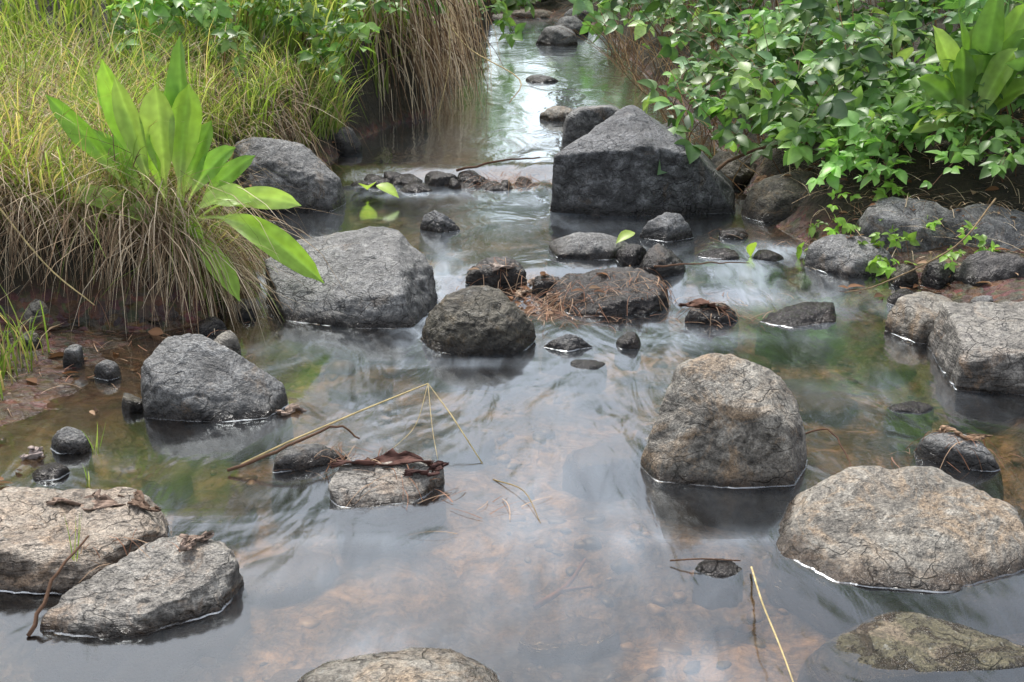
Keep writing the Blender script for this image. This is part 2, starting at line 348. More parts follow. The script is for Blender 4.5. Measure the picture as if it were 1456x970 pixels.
rock('river_rock',1.49,3.98,.36,.4,.125,M_tan,None,rough=.7,seed=77)
rock('river_rock',1.21,3.00,.28,.14,.075,M_gray,None,rot=-.45,p=12,rough=.6)
rock('river_rock',1.2,3.40,.17,.1,.012,M_wet,None,res=4)
rock('river_rock',.317,4.98,.46,.3,.085,M_gray,None,p=14,rough=.6)
rock('river_rock',.69,5.3,.27,.22,.115,M_dark,[(-.5,.4,0),(0,0,0),(.5,.4,0),(0,1,0),(-.3,.4,.7),(0,.5,1),(.25,.5,.9),(.4,.4,.5),(0,.15,.55)],p=50,rough=.7,chips=6)
rock('slate_rock',.355,4.34,.48,.36,.085,M_wet,[(-.5,.3,0),(-.2,0,0),(.3,.05,0),(.5,.3,0),(.4,1,0),(-.4,1,0),(-.45,.5,.6),(-.3,.9,.9),(.3,.95,1),(.5,.6,.85),(.1,.1,.55),(.4,.25,.6)],p=70,rough=1.1,res=6,chips=8)
rock('river_rock',-.066,4.62,.30,.22,.10,M_wet,None)
rock('river_rock',-.33,5.47,.20,.16,.09,M_dark,[(-.5,.4,0),(0,0,0),(.5,.3,0),(0,1,0),(-.4,.5,.8),(-.15,.5,1),(.1,.4,.8),(.4,.4,.25),(0,.15,.5)],p=70,chips=3)
rock('river_rock',.62,4.76,.22,.25,.09,M_wet,None)
rock('river_rock',.50,4.9,.2,.15,.08,M_wet,None)
rock('slate_rock',.72,4.23,.25,.18,.055,M_wet,None,p=30)
rock('slate_rock',1.05,4.2,.32,.24,.05,M_wet,[(-.5,.3,0),(-.1,0,0),(.4,.3,0),(.5,.8,0),(0,1,0),(-.4,.4,.4),(-.1,.2,.5),(.1,.8,.9),(.45,.75,1),(.35,.4,.6)],p=80,chips=6)
rock('river_rock',.19,3.95,.18,.12,.05,M_dark,[(-.5,.4,0),(0,0,0),(.5,.4,0),(0,1,0),(-.3,.4,.6),(0,.5,1),(.15,.5,.9),(.4,.4,.3)],p=80,chips=3)
rock('river_rock',.247,3.78,.16,.1,.012,M_dark,None,res=4)
rock('river_rock',.40,3.96,.11,.1,.055,M_wet,None,res=4)
rock('boulder',1.36,5.62,.56,.45,.24,M_brown,[(-.5,.45,0),(-.35,.1,0),(.0,0,0),(.35,.1,0),(.5,.45,0),(.3,.95,0),(-.3,.95,0),(-.42,.45,.55),(-.22,.5,.9),(.05,.5,1),(.3,.5,.8),(.46,.45,.4),(-.2,.12,.5),(.2,.1,.5)],p=26,rough=.6,chips=10)
rock('boulder',1.68,4.92,.50,.42,.25,M_gray,[(-.5,.3,0),(0,0,0),(.5,.2,0),(.4,1,0),(-.4,1,0),(-.4,.4,.8),(-.2,.6,1),(.2,.5,.95),(.48,.4,.6),(0,.1,.5),(.3,.15,.4)],rough=.7,p=70,seed=31,chips=10)
rock('boulder',2.02,4.84,.50,.42,.24,M_gray,[(-.5,.3,0),(0,0,0),(.5,.2,0),(.4,1,0),(-.4,1,0),(-.45,.5,.9),(-.1,.6,1),(.3,.5,.8),(.48,.4,.5),(0,.1,.5),(.3,.15,.4)],rough=.7,p=70,seed=32,chips=10)
rock('river_rock',1.38,4.76,.36,.3,.13,M_gray,[(-.5,.5,0),(-.1,0,0),(.5,.2,0),(.4,1,0),(-.4,1,0),(-.42,.6,.8),(-.2,.6,1),(.3,.7,.9),(.45,.4,.5),(0,.15,.5)],rough=.8,p=70,chips=8)
rock('river_rock',1.90,4.50,.40,.3,.16,M_wet,None,seed=55)
for (x,y,w,h,mt) in [(2.25,4.55,.4,.22,M_gray),(1.7,4.62,.22,.1,M_wet),(1.55,4.66,.14,.08,M_brown),(2.1,4.3,.3,.14,M_wet),(1.85,4.25,.22,.08,M_brown),(2.35,4.95,.4,.3,M_dark),(1.62,5.35,.3,.22,M_wet),(2.0,5.3,.35,.3,M_brown),(1.75,4.35,.14,.06,M_gray),(2.3,5.4,.35,.35,M_wet)]:
    rock('river_rock',x,y,w,w*.8,h,mt,None,res=5)
rock('river_rock',1.5,4.44,.17,.14,.05,M_wet,None,res=4)
rock('river_rock',.88,5.0,.22,.14,.035,M_wet,None,res=4)
rock('river_rock',1.08,4.98,.16,.12,.03,M_wet,None,res=4)
rock('river_rock',1.15,6.4,.45,.4,.16,M_brown,None)
rock('river_rock',1.75,5.6,.4,.4,.3,M_wet,None,seed=41)
rock('river_rock',.32,8.35,.30,.25,.10,M_tan,None)
rock('river_rock',.26,10.4,.34,.25,.05,M_dark,None,res=4)
for (x,y,w,h,mt) in [(.50,13.4,.55,.20,M_gray),(.72,14.8,.5,.2,M_dark),(-.15,16.6,.5,.10,M_tan),(.25,17.2,.9,.10,M_oran),(.85,16.3,.5,.22,M_dark),(.0,18.6,.7,.22,M_oran),(.7,18.9,1.1,.28,M_gray),(-.3,20,.6,.4,M_tan),(.35,21.0,.9,.45,M_oran)]:
    rock('river_rock',x,y,w,w*.8,h,mt,None,res=4)
for k in range(24):
    x=-1.0+k*.047+R.uniform(-.03,.03)
    rock('ledge_rock',x,6.45+R.uniform(-.14,.1),R.uniform(.08,.26),R.uniform(.1,.22),R.uniform(.01,.085),M_wet,None,res=4,p=26,sink=.02,rim=False)
for (x,y,w,h) in [(-1.32,5.4,.2,.12),(-1.14,5.15,.2,.08),(-1.28,5.15,.2,.10),(-1.12,5.45,.14,.05),(-1.15,4.4,.22,.09),(-1.02,4.55,.14,.06),(-1.08,4.12,.16,.05),(-1.2,4.85,.2,.12),(-1.0,7.1,.3,.15),(1.0,5.35,.16,.04),(.14,4.55,.14,.07),(-1.5,4.3,.25,.12),(-1.9,4.3,.3,.14),(.95,7.6,.3,.1),(-1.0,4.05,.1,.03),(-.98,4.3,.1,.05)]:
    rock('river_rock',x,y,w,w*.8,h,M_wet,None,res=4)
for (x,y,w,z,mt,ro) in [(.28,3.1,.30,.012,M_tan,.2),(.77,3.85,.30,.015,M_moss,.1),(-.55,2.5,.34,.06,M_brown,.5),(.12,2.28,.26,.08,M_oran,.3),(-.15,3.3,.30,.07,M_brown,.9),(-.78,2.85,.26,.06,M_oran,.2),(1.25,2.75,.30,.05,M_tan,.6),(-.5,3.75,.26,.06,M_tan,.1),(1.0,3.6,.3,.06,M_brown,.4),(-.95,3.05,.22,.04,M_oran,1.),(.5,1.95,.28,.07,M_brown,.8),(-.75,1.95,.26,.05,M_brown,.2),(1.3,3.9,.2,.04,M_brown,0),(.45,3.4,.22,.07,M_brown,.6),(-.9,3.9,.2,.04,M_tan,.3),(-.45,2.1,.22,.07,M_oran,.7)]:
    rock('submerged_rock',x,y,w,w*.6,.02,mt,None,res=4,p=30,rough=1.2,rot=ro,rim=False,off_z=-z)
rock('river_rock',.47,2.43,.14,.10,.014,M_wet,None,res=4)

def surf(x,y,z=3.):
    best=None
    for t in BVH:
        h=t.ray_cast(Vector((x,y,z)),Vector((0,0,-1)))
        if h[0] is not None and (best is None or h[0].z>best): best=h[0].z
    g=float(hgt(np.array([x]),np.array([y]))[0])
    return max(best if best is not None else -9,g)

# gravel: one object
dirs,F2=ico(2); F2=np.array(F2)
Vs=[];Fs=[];Cs=[];n=0
N=2800
px=R.uniform(-1.9,1.9,N); py=1.5+R.uniform(0,1,N)**1.4*6
keepb=R.uniform(0,1,N); cl=vn(px,py,2.2,20.)
hz=hgt(px,py)
for k in range(N):
    if cl[k]<-.05: continue
    sze=R.uniform(.005,.022)*(1 if keepb[k]<.93 else 1.8)
    inside=px[k]>np.interp(py[k],YL,XL) and px[k]<np.interp(py[k],YR,XR)
    if inside:
        sze*=1.2
        if hz[k]-float(wl(py[k]))>-.04: sze*=.5
    elif py[k]>4.25: continue
    s3=np.array([R.uniform(.8,1.5),R.uniform(.7,1.1),R.uniform(.3,.6)])*sze
    w_=dirs*(1+.22*np.sin(dirs@R.normal(0,2.6,3)+R.uniform(0,6))+.1*np.sin(dirs@R.normal(0,5,3)))[:,None]*s3
    a=R.uniform(0,6.28); w_=w_@np.array([[math.cos(a),math.sin(a),0],[-math.sin(a),math.cos(a),0],[0,0,1]])
    Vs.append(w_+np.array([px[k],py[k],hz[k]+s3[2]*.1])); Fs.append(F2+n); n+=len(dirs)
    base=[(.16,.10,.065),(.09,.06,.045),(.23,.155,.10),(.15,.12,.10),(.05,.035,.025)][R.randint(5)]
    Cs.append(np.tile(np.array(base)*R.uniform(.6,1.3),(len(dirs),1)))
mk('gravel',np.concatenate(Vs),np.concatenate(Fs),np.concatenate(Cs),M_peb)

# ---------------------------------------------------------------- water
wx=np.arange(-3.2,3.6,.05); wy=np.concatenate([np.arange(-20,1.5,.5),np.arange(1.5,9,.04),np.arange(9,18.4,.12)])
X,Y=np.meshgrid(wx,wy)
Z=wl(Y)+.003*vn(X*1.0,Y*.8,1.6,5.)*ss(1,3,Y)
casc=np.exp(-((Y-4.7)/.35)**2)+np.exp(-((Y-6.6)/.25)**2)+.6*np.exp(-((Y-5.2)/.3)**2)*ss(.6,1,X)
Z+=casc*.014*vn(X*2.2,Y,4.2,9.)
def G(cx,cy,sx,sy,a=1.): return a*np.exp(-((X-cx)/sx)**2-((Y-cy)/sy)**2)
foam_sheen=(G(-1.0,4.66,.09,.16,1.4)+G(-.28,4.75,.07,.40,1.1)+G(-.34,4.25,.08,.25,1.0)+G(-.2,3.84,.25,.04,.4)+G(1.15,5.15,.22,.12,1.1)+G(.98,4.85,.2,.2,.7)+G(.15,6.15,.35,.22,.35)
      +G(-.5,6.30,.35,.1,.45)+G(.1,5.6,.3,.4,.16)+G(.9,4.55,.35,.14,.4)+G(.6,4.1,.4,.08,.3)+G(-.35,3.3,.25,.22,.10)+G(.04,2.75,.16,.45,.22)+G(-.45,2.45,.25,.08,.15)+G(.27,2.75,.07,.32,.24)+G(-.9,4.0,.2,.08,.2)+G(1.3,4.4,.2,.2,.25)+G(1.2,3.6,.4,.15,.12)+G(-.8,2.72,.3,.025,.35)+G(-.25,2.15,.13,.10,.28)+G(.35,2.08,.18,.08,.25)+G(.45,2.62,.22,.04,.28)+G(-.4,2.62,.2,.04,.28)+G(0,3.6,.25,.12,.10))  # foam at the cascades; foreground patches paint sky reflections as milky colour
mid=np.minimum(X-np.interp(Y,YL,XL),np.interp(Y,YR,XR)-X)
foam_sheen+=.04*ss(.1,.7,mid)
foam_sheen=np.clip(foam_sheen,0,1.3)
nx,ny=len(wx),len(wy); i=np.arange((nx-1)*(ny-1)); q=(i//(nx-1))*nx+i%(nx-1)
m,nt=new_mat('water'); b=NB(nt)
geo=b.n('ShaderNodeNewGeometry'); P=geo.outputs['Position']
at=b.n('ShaderNodeAttribute'); at.attribute_name='Col'
sepc=b.n('ShaderNodeSeparateColor'); b.l(at.outputs['Color'],sepc.inputs[0])
flow=b.noise(b.scalev(P,(2.6,1.3,1)),1.3,3,.5,.8)
fl2=b.noise(b.scalev(P,(7,2.2,1),(0,0,.15)),1.6,3,.5,.9)
h=b.math('ADD',flow,b.math('MULTIPLY',fl2,b.math('ADD',b.math('MULTIPLY',sepc.outputs[0],.6),.10)))
nb=b.bump(h,.42,.03)
fr=b.n('ShaderNodeFresnel'); fr.inputs[0].default_value=1.33; b.l(nb,fr.inputs['Normal'])
gl=b.n('ShaderNodeBsdfGlossy'); gl.inputs['Roughness'].default_value=.12; gl.inputs[0].default_value=(.88,.95,1,1); b.l(nb,gl.inputs['Normal'])
tr=b.n('ShaderNodeBsdfTransparent'); tr.inputs[0].default_value=(.76,.67,.54,1)
mx=b.n('ShaderNodeMixShader'); b.l(b.math('ADD',b.math('MULTIPLY',fr.outputs[0],2.4),.015,True),mx.inputs[0]); b.l(tr.outputs[0],mx.inputs[1]); b.l(gl.outputs[0],mx.inputs[2])
df=b.n('ShaderNodeBsdfDiffuse'); df.inputs[0].default_value=(.56,.64,.72,1)
mm=b.n('ShaderNodeMixShader')
ff=b.math('MULTIPLY',b.math('MULTIPLY',sepc.outputs[0],.75),b.ramp(b.math('ADD',b.math('MULTIPLY',flow,.5),b.math('MULTIPLY',fl2,.5)),[(.38,.08),(.60,1.0)]),True)
b.l(ff,mm.inputs[0]); b.l(mx.outputs[0],mm.inputs[1]); b.l(df.outputs[0],mm.inputs[2])
o=b.n('ShaderNodeOutputMaterial'); b.l(mm.outputs[0],o.inputs[0])
fc=np.stack([foam_sheen]*3,-1).reshape(-1,3)
water=mk('stream_water',np.stack([X,Y,Z],-1).reshape(-1,3),np.stack([q,q+1,q+1+nx,q+nx],1),fc,m)
m,nt=new_mat('water_lip'); b=NB(nt)
g2=b.n('ShaderNodeBsdfGlossy'); g2.inputs['Roughness'].default_value=.3; g2.inputs[0].default_value=(.7,.75,.8,1)
t2=b.n('ShaderNodeBsdfTransparent'); x2=b.n('ShaderNodeMixShader'); geo=b.n('ShaderNodeNewGeometry')
b.l(b.ramp(b.noise(geo.outputs['Position'],6,2),[(.44,.0),(.66,.4)]),x2.inputs[0]); b.l(t2.outputs[0],x2.inputs[1]); b.l(g2.outputs[0],x2.inputs[2])
o=b.n('ShaderNodeOutputMaterial'); b.l(x2.outputs[0],o.inputs[0])
V=[];F=[]
for a_,c_,nn in RIM:
    k=len(V); up=np.array([0,0,.003])
    V+= [a_+up-nn*.001,c_+up-nn*.001,c_+nn*.003+up*.35,a_+nn*.003+up*.35]; F.append([k,k+1,k+2,k+3])
lip=mk('water_lip',np.array(V),F,None,m,False,water)

# ---------------------------------------------------------------- vegetation
def rc(n,cols,var=.2):
    cols=np.array(cols); return cols[R.randint(len(cols),size=n)]*R.uniform(1-var,1+var,(n,1))
def lx(y): return np.interp(y,YL,XL)
def rx(y): return np.interp(y,YR,XR)
GREEN=[(.29,.40,.08),(.22,.33,.07),(.38,.47,.14),(.17,.27,.055),(.45,.49,.21)]
STRAW=[(.66,.53,.36),(.48,.36,.23),(.78,.66,.49),(.31,.21,.13),(.17,.11,.07)]
def grassfield(name,N,ymin,ymax,dmin,dmax,h0,h1,cols,w,pw=1.,out=.4,xs=None,leanmax=.85):
    y=ymin+(ymax-ymin)*R.uniform(0,1,N)**pw
    d=dmin+(dmax-dmin)*R.uniform(0,1,N)**1.3
    x=lx(y)-d if xs is None else R.uniform(xs[0],xs[1],N)
    cl=vn(x,y,3.5,1.)*.5+.5; cl2=vn(x,y,1.7,8.); c3=vn(x,y,6.,40.)
    kk=(c3+R.uniform(-.2,.2,N)>-.24)&~((y>4.95)&(y<6.15)&(x>-1.62)); x,y,cl,cl2,c3=[v[kk] for v in (x,y,cl,cl2,c3)]; N=len(x)
    z=hgt(x,y)-.01
    h=R.uniform(h0,h1,N)*(.35+1.2*cl)*(1+.6*c3)
    a=R.uniform(0,6.28,N)*.6+cl2*6; ln=R.uniform(.1,leanmax,N)*h
    dx=np.cos(a)*ln+out*.25*h; dy=np.sin(a)*ln-out*.3*h
    P0=np.stack([x,y,z],1); P1=P0+np.stack([dx*.2,dy*.2,h*.75],1); P2=P0+np.stack([dx,dy,h*R.uniform(.5,1.05,N)],1)
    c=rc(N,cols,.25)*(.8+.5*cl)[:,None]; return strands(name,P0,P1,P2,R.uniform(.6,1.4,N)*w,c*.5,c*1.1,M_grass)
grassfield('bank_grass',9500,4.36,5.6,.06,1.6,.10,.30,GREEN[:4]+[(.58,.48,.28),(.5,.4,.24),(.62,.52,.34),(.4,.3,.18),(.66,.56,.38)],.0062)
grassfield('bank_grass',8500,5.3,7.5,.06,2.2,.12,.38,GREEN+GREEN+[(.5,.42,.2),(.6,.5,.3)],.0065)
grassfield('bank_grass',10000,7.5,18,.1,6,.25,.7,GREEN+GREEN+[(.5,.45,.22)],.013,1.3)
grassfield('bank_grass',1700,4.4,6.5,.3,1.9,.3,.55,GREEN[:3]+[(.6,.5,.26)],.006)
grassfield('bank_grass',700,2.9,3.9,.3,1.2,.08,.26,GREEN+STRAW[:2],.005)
def hang(name,N,xa,xb,ya,yb,zoff,drop0,drop1,dirx,diry,cols,w,mess=.07):
    x=R.uniform(xa,xb,N); y=R.uniform(ya,yb,N); z=hgt(x,y)+R.uniform(0,zoff,N)
    cl=vn(x,y,5.,31.)+R.uniform(-.2,.2,N); kk=cl>-.15; x,y,z,cl=x[kk],y[kk],z[kk],cl[kk]; N=len(x)
    P0=np.stack([x,y,z],1); o=R.uniform(.3,1.2,N)
    dx=dirx*o+R.normal(0,mess,N); dy=diry*o+R.normal(0,mess*.7,N); dz=-R.uniform(drop0,drop1,N)*(1+.8*cl)
    P2=P0+np.stack([dx,dy,dz],1); P1=P0+np.stack([dx*.75,dy*.75,R.uniform(.0,.14,N)],1)
    P2[:,2]=np.maximum(P2[:,2],.0)
    c=rc(N,cols,.3); return strands(name,P0,P1,P2,R.uniform(.5,1.4,N)*w,c*.55,c*1.05,M_straw)
hang('dry_grass',3600,-2.3,-1.14,4.38,4.6,.12,.02,.38,.02,-.16,STRAW,.0042,.16)
hang('dry_grass',1800,-2.3,-1.14,4.4,5.0,.20,-.10,.3,.05,-.22,STRAW+GREEN[:1],.0042,.22)
hang('dry_grass',1500,-1.24,-1.10,4.4,4.95,.08,.05,.35,.10,-.06,STRAW+[(.2,.3,.06)],.0042,.13)
hang('dry_grass',500,-1.75,-1.6,5.0,6.1,.08,.05,.3,.10,-.06,STRAW+[(.2,.3,.06)],.0045,.12)
hang('dry_grass',1300,-1.45,-1.2,6.5,8.2,.1,.1,.4,.12,-.1,STRAW+[(.2,.3,.06)],.007,.12)
def straw_curtain(N):
    y=R.uniform(8.3,10.8,N); x=lx(y)-R.uniform(-.02,.5,N); z=R.uniform(.5,1.2,N)
    P0=np.stack([x,y,z],1); dx=R.uniform(-.05,.38,N)+R.normal(0,.06,N)
    P2=np.stack([x+dx,y-R.uniform(0,.3,N),np.maximum(.09,z-R.uniform(.2,1.1,N))],1)
    P1=np.stack([x+dx*R.uniform(.3,1.3,N),y-.1,z+.05*np.ones(N)],1)
    c=rc(N,STRAW+[(.75,.62,.46),(.12,.08,.05)],.35); strands('dry_grass',P0,P1,P2,R.uniform(.6,1.6,N)*.009,c*.6,c*1.1,M_straw)
straw_curtain(1300)
N=4500; y=R.uniform(4.4,7,N); x=lx(y)-R.uniform(.05,1.5,N); kk=~((y>4.95)&(y<6.15)&(x>-1.6)); x=x[kk]; y=y[kk]; N=len(x); z=hgt(x,y)+R.uniform(.03,.28,N)
P0=np.stack([x,y,z],1); P2=P0+np.stack([R.normal(0,.2,N),R.normal(-.08,.15,N),R.uniform(-.15,.15,N)],1)
c=rc(N,STRAW,.3); strands('dry_grass',P0,(P0+P2)/2+np.array([0,0,.06]),P2,.0042*np.ones(N),c,c,M_straw)

def canes(name,roots,dirs_,hts,reach,nodes,llen,cols,stemcol=(.14,.08,.05),wst=.006,tri=True):
    N=len(roots); e=empty(name)
    P0=roots; up=np.stack([np.zeros(N),np.zeros(N),hts],1)
    P1=P0+up*1.35+dirs_*reach[:,None]*.35
    P2=P0+dirs_*reach[:,None]+up*R.uniform(.05,.85,(N,1))
    sc=np.tile(np.array(stemcol),(N,1))*R.uniform(.6,1.6,(N,1))
    strands('stems',P0,P1,P2,wst*np.ones(N),sc,sc*1.3,M_straw,S=9,parent=e,tip=.4)
    B=[];D=[];Nv=[];L=[];C=[]
    cb=R.uniform(.55,1.4,(N,1))
    for k in range(nodes):
        t=(.22+.78*(k+R.uniform(0,.9,N))/nodes)[:,None]; t=np.minimum(t,1)
        p=(1-t)**2*P0+2*t*(1-t)*P1+t*t*P2
        tg=nrm(2*(1-t)*(P1-P0)+2*t*(P2-P1))
        sidev=nrm(np.cross(tg,np.array([0,0,1.]))+1e-4)*(1 if k%2 else -1)
        ld=nrm(sidev*R.uniform(.5,1.,(N,1))+tg*.5+R.normal(0,.35,(N,3))+np.array([0,-.3,-.08]))
        nv=nrm(np.array([0,-.45,1.])+R.normal(0,.5,(N,3)))
        l0=llen*R.uniform(.45,1.45,N); base=p+ld*(l0*.5)[:,None]
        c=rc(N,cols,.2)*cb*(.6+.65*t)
        for ang in ((-1.15,0,1.15) if tri else (0,)):
            sd=nrm(np.cross(nv,ld)); dd=ld*math.cos(ang)+sd*math.sin(ang)
            B.append(base);D.append(dd);Nv.append(nv+R.normal(0,.25,(N,3)));L.append(l0*(1 if ang==0 else .82));C.append(c*R.uniform(.85,1.15,(N,1)))
    B,D,Nv,L,C=[np.concatenate(v) for v in (B,D,Nv,L,C)]
    leaves('leaves',B,D,Nv,L,L*.60,C,M_leaf,.22,e); return e
BR=[(.11,.22,.075),(.145,.28,.09),(.08,.165,.055),(.20,.34,.12),(.16,.27,.14),(.28,.39,.15)]
def bank_canes(name,N,y0,y1,side,dmin,dmax,h0,h1,r0,r1,nodes,ll,cols=BR,ydir=-.5,**k):
    y=R.uniform(y0,y1,N); d=R.uniform(dmin,dmax,N)
    x=rx(y)+d if side>0 else lx(y)-d
    z=hgt(x,y); a=R.normal(0,.55,N)
    dx=-side*np.ones(N); dy=np.full(N,ydir)+a
    return canes(name,np.stack([x,y,z],1),nrm(np.stack([dx,dy,np.zeros(N)],1)),R.uniform(h0,h1,N)*(.6+.5*np.minimum(d,1.5)),R.uniform(r0,r1,N),nodes,ll,cols,**k)
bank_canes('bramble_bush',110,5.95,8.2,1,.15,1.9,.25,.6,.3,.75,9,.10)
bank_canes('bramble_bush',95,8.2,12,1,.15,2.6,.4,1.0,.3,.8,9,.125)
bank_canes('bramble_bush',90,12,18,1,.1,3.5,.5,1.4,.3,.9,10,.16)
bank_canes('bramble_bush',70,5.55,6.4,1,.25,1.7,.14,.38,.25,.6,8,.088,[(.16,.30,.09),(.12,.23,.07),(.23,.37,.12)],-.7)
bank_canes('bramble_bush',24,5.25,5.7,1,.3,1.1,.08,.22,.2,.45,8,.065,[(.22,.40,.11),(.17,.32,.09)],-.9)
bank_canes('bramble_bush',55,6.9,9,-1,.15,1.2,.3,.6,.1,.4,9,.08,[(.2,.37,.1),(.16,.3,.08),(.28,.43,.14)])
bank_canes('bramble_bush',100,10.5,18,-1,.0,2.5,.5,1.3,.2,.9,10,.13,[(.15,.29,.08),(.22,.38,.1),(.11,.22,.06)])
N=420; y=R.uniform(6.3,13,N); x=rx(y)+R.uniform(-.15,.6,N); P0=np.stack([x,y,hgt(x,y)],1)
P2=P0+np.stack([R.normal(-.15,.3,N),R.normal(-.1,.2,N),R.uniform(-.05,.7,N)],1); c=rc(N,[(.22,.14,.09),(.35,.26,.16),(.12,.08,.05)],.3)
strands('dead_stems',P0,(P0+P2)/2+np.stack([R.normal(0,.1,N)]*2+[R.uniform(0,.3,N)],1),P2,.008*np.ones(N),c,c,M_straw,S=7,tip=.5)
N=700; y=R.uniform(4.7,6.2,N); x=rx(y)+R.uniform(.1,1.2,N); z=np.array([surf(a,c_) for a,c_ in zip(x,y)]); P0=np.stack([x,y,z+.01],1)
P2=P0+np.stack([R.normal(0,.14,N),R.normal(-.03,.1,N),R.uniform(-.04,.05,N)],1); c=rc(N,STRAW[:4]+[(.16,.1,.06)],.3)
strands('dry_grass',P0,(P0+P2)/2+np.array([0,0,.03]),P2,.004*np.ones(N),c,c,M_straw,tip=.5)

# broad leaved plants
def strap(e,base,tip,w,arch,col,pet=.3,facing=None):
    base=np.array(base,float); tip=np.array(tip,float); n=28; m_=9
    mid=(base+tip)/2+np.array([0,0,arch])+np.array([(tip-base)[0]*-.15,0,0])
    t=np.linspace(0,1,n)[:,None]; C=(1-t)**2*base+2*t*(1-t)*mid+t*t*tip
    T=nrm(np.gradient(C,axis=0))
    f=np.array(facing if facing is not None else (R.uniform(-.9,.9),-1,.45)); S_=nrm(np.cross(T,f)); Nn=np.cross(S_,T)
    tt=t[:,0]; u=np.clip((tt-pet)/(1-pet),0,1)
    prof=.11+.89*np.sin(np.clip(u,0,1)**1.25*math.pi)**.75*(u>0)
    prof=np.where(u>=1,.02,prof); prof=np.where(u>.93,prof*(1-u)/.07*.7+.02,prof)
    V=[];Cc=[]; ph=R.uniform(0,6); tw=R.uniform(-.7,.7); fo=R.uniform(.10,.30); br=R.uniform(.75,1.25)
    for i_ in range(n):
        ca,sa=math.cos(tw*tt[i_]),math.sin(tw*tt[i_]); Sx=S_[i_]*ca+Nn[i_]*sa; Nx=Nn[i_]*ca-S_[i_]*sa
        for j in range(m_):
            s_=(j/(m_-1)-.5)*2
            off=Sx*s_*prof[i_]*w*.5+Nx*(abs(s_)*prof[i_]*w*fo+.008*math.sin(tt[i_]*18+ph+s_*2)*abs(s_)*prof[i_])
            V.append(C[i_]+off); rib=1.3 if j==m_//2 else (1. if j%2 else .93)
            pc=np.array(col)*(1-max(0,1-u[i_]*3))+np.array((.45,.55,.22))*max(0,1-u[i_]*3)
            Cc.append(pc*rib*br*(1.+.15*(1-tt[i_])))
    F=[[i_*m_+j,i_*m_+j+1,(i_+1)*m_+j+1,(i_+1)*m_+j] for i_ in range(n-1) for j in range(m_-1)]
    mk('leaf',np.array(V),F,np.array(Cc),M_leaf,True,e)
e=empty('broadleaf_plant'); b0=np.array([-1.26,4.50,.27])
LG=(.30,.48,.08); LG2=(.20,.37,.07); LG3=(.42,.58,.16)
for dx,dy,dz,w,ar,cl,bx in [(-.42,.0,.52,.085,.04,LG2,-.08),(-.22,.05,.64,.11,.02,LG,-.06),(-.15,-.05,.59,.085,.0,LG3,-.05),(-.01,-.04,.56,.13,.02,LG3,0),(.06,.08,.72,.10,.02,LG2,.02),(.10,.0,.56,.12,.02,LG,.03),
      (-.36,-.12,.16,.10,.1,LG3,-.04),(.24,.05,.32,.08,.08,LG2,.02),(.30,-.02,.13,.10,.12,LG3,.03),(.58,-.2,-.13,.105,.24,LG,.05),(.27,-.2,-.2,.09,.2,LG,.03),(.47,.05,.10,.085,.14,LG3,.05),(-.12,-.16,.10,.09,.08,LG3,0),
      (.16,.05,.42,.08,.03,LG2,.02),(-.3,.1,.38,.07,.05,LG2,-.04),(.30,.1,.28,.07,.06,LG2,.02),(.14,-.14,.02,.07,.1,LG,.02),(-.27,.12,.55,.08,.02,LG2,-.06),(.02,.1,.6,.08,.0,LG2,.02),(-.06,-.02,.40,.08,.02,LG,0)]:
    strap(e,b0+np.array([bx,0,0])+R.normal(0,.012,3),b0+np.array([dx,dy,dz]),w,ar,cl,pet=.36)
e=empty('broadleaf_plant'); b0=np.array([2.02,5.45,.45])
for dx,dy,dz,w,ar,cl in [(-.12,0,.58,.11,.05,LG2),(.05,0,.66,.13,.03,LG2),(.22,.1,.6,.12,.05,LG),(-.26,0,.28,.10,.1,LG2),(.12,-.1,.42,.12,.08,LG),(-.1,-.05,.42,.10,.06,LG2),(.26,-.1,.26,.11,.15,LG),(-.3,-.1,.06,.09,.15,LG3),(.1,-.2,.06,.11,.2,LG2),(.2,0,.5,.12,.03,LG2),(0,.1,.5,.11,.03,LG),(-.2,.05,.5,.1,.05,LG3)]:
    strap(e,b0+R.normal(0,.02,3),b0+np.array([dx,dy,dz]),w,ar,tuple(v*.85 for v in cl),pet=.2)

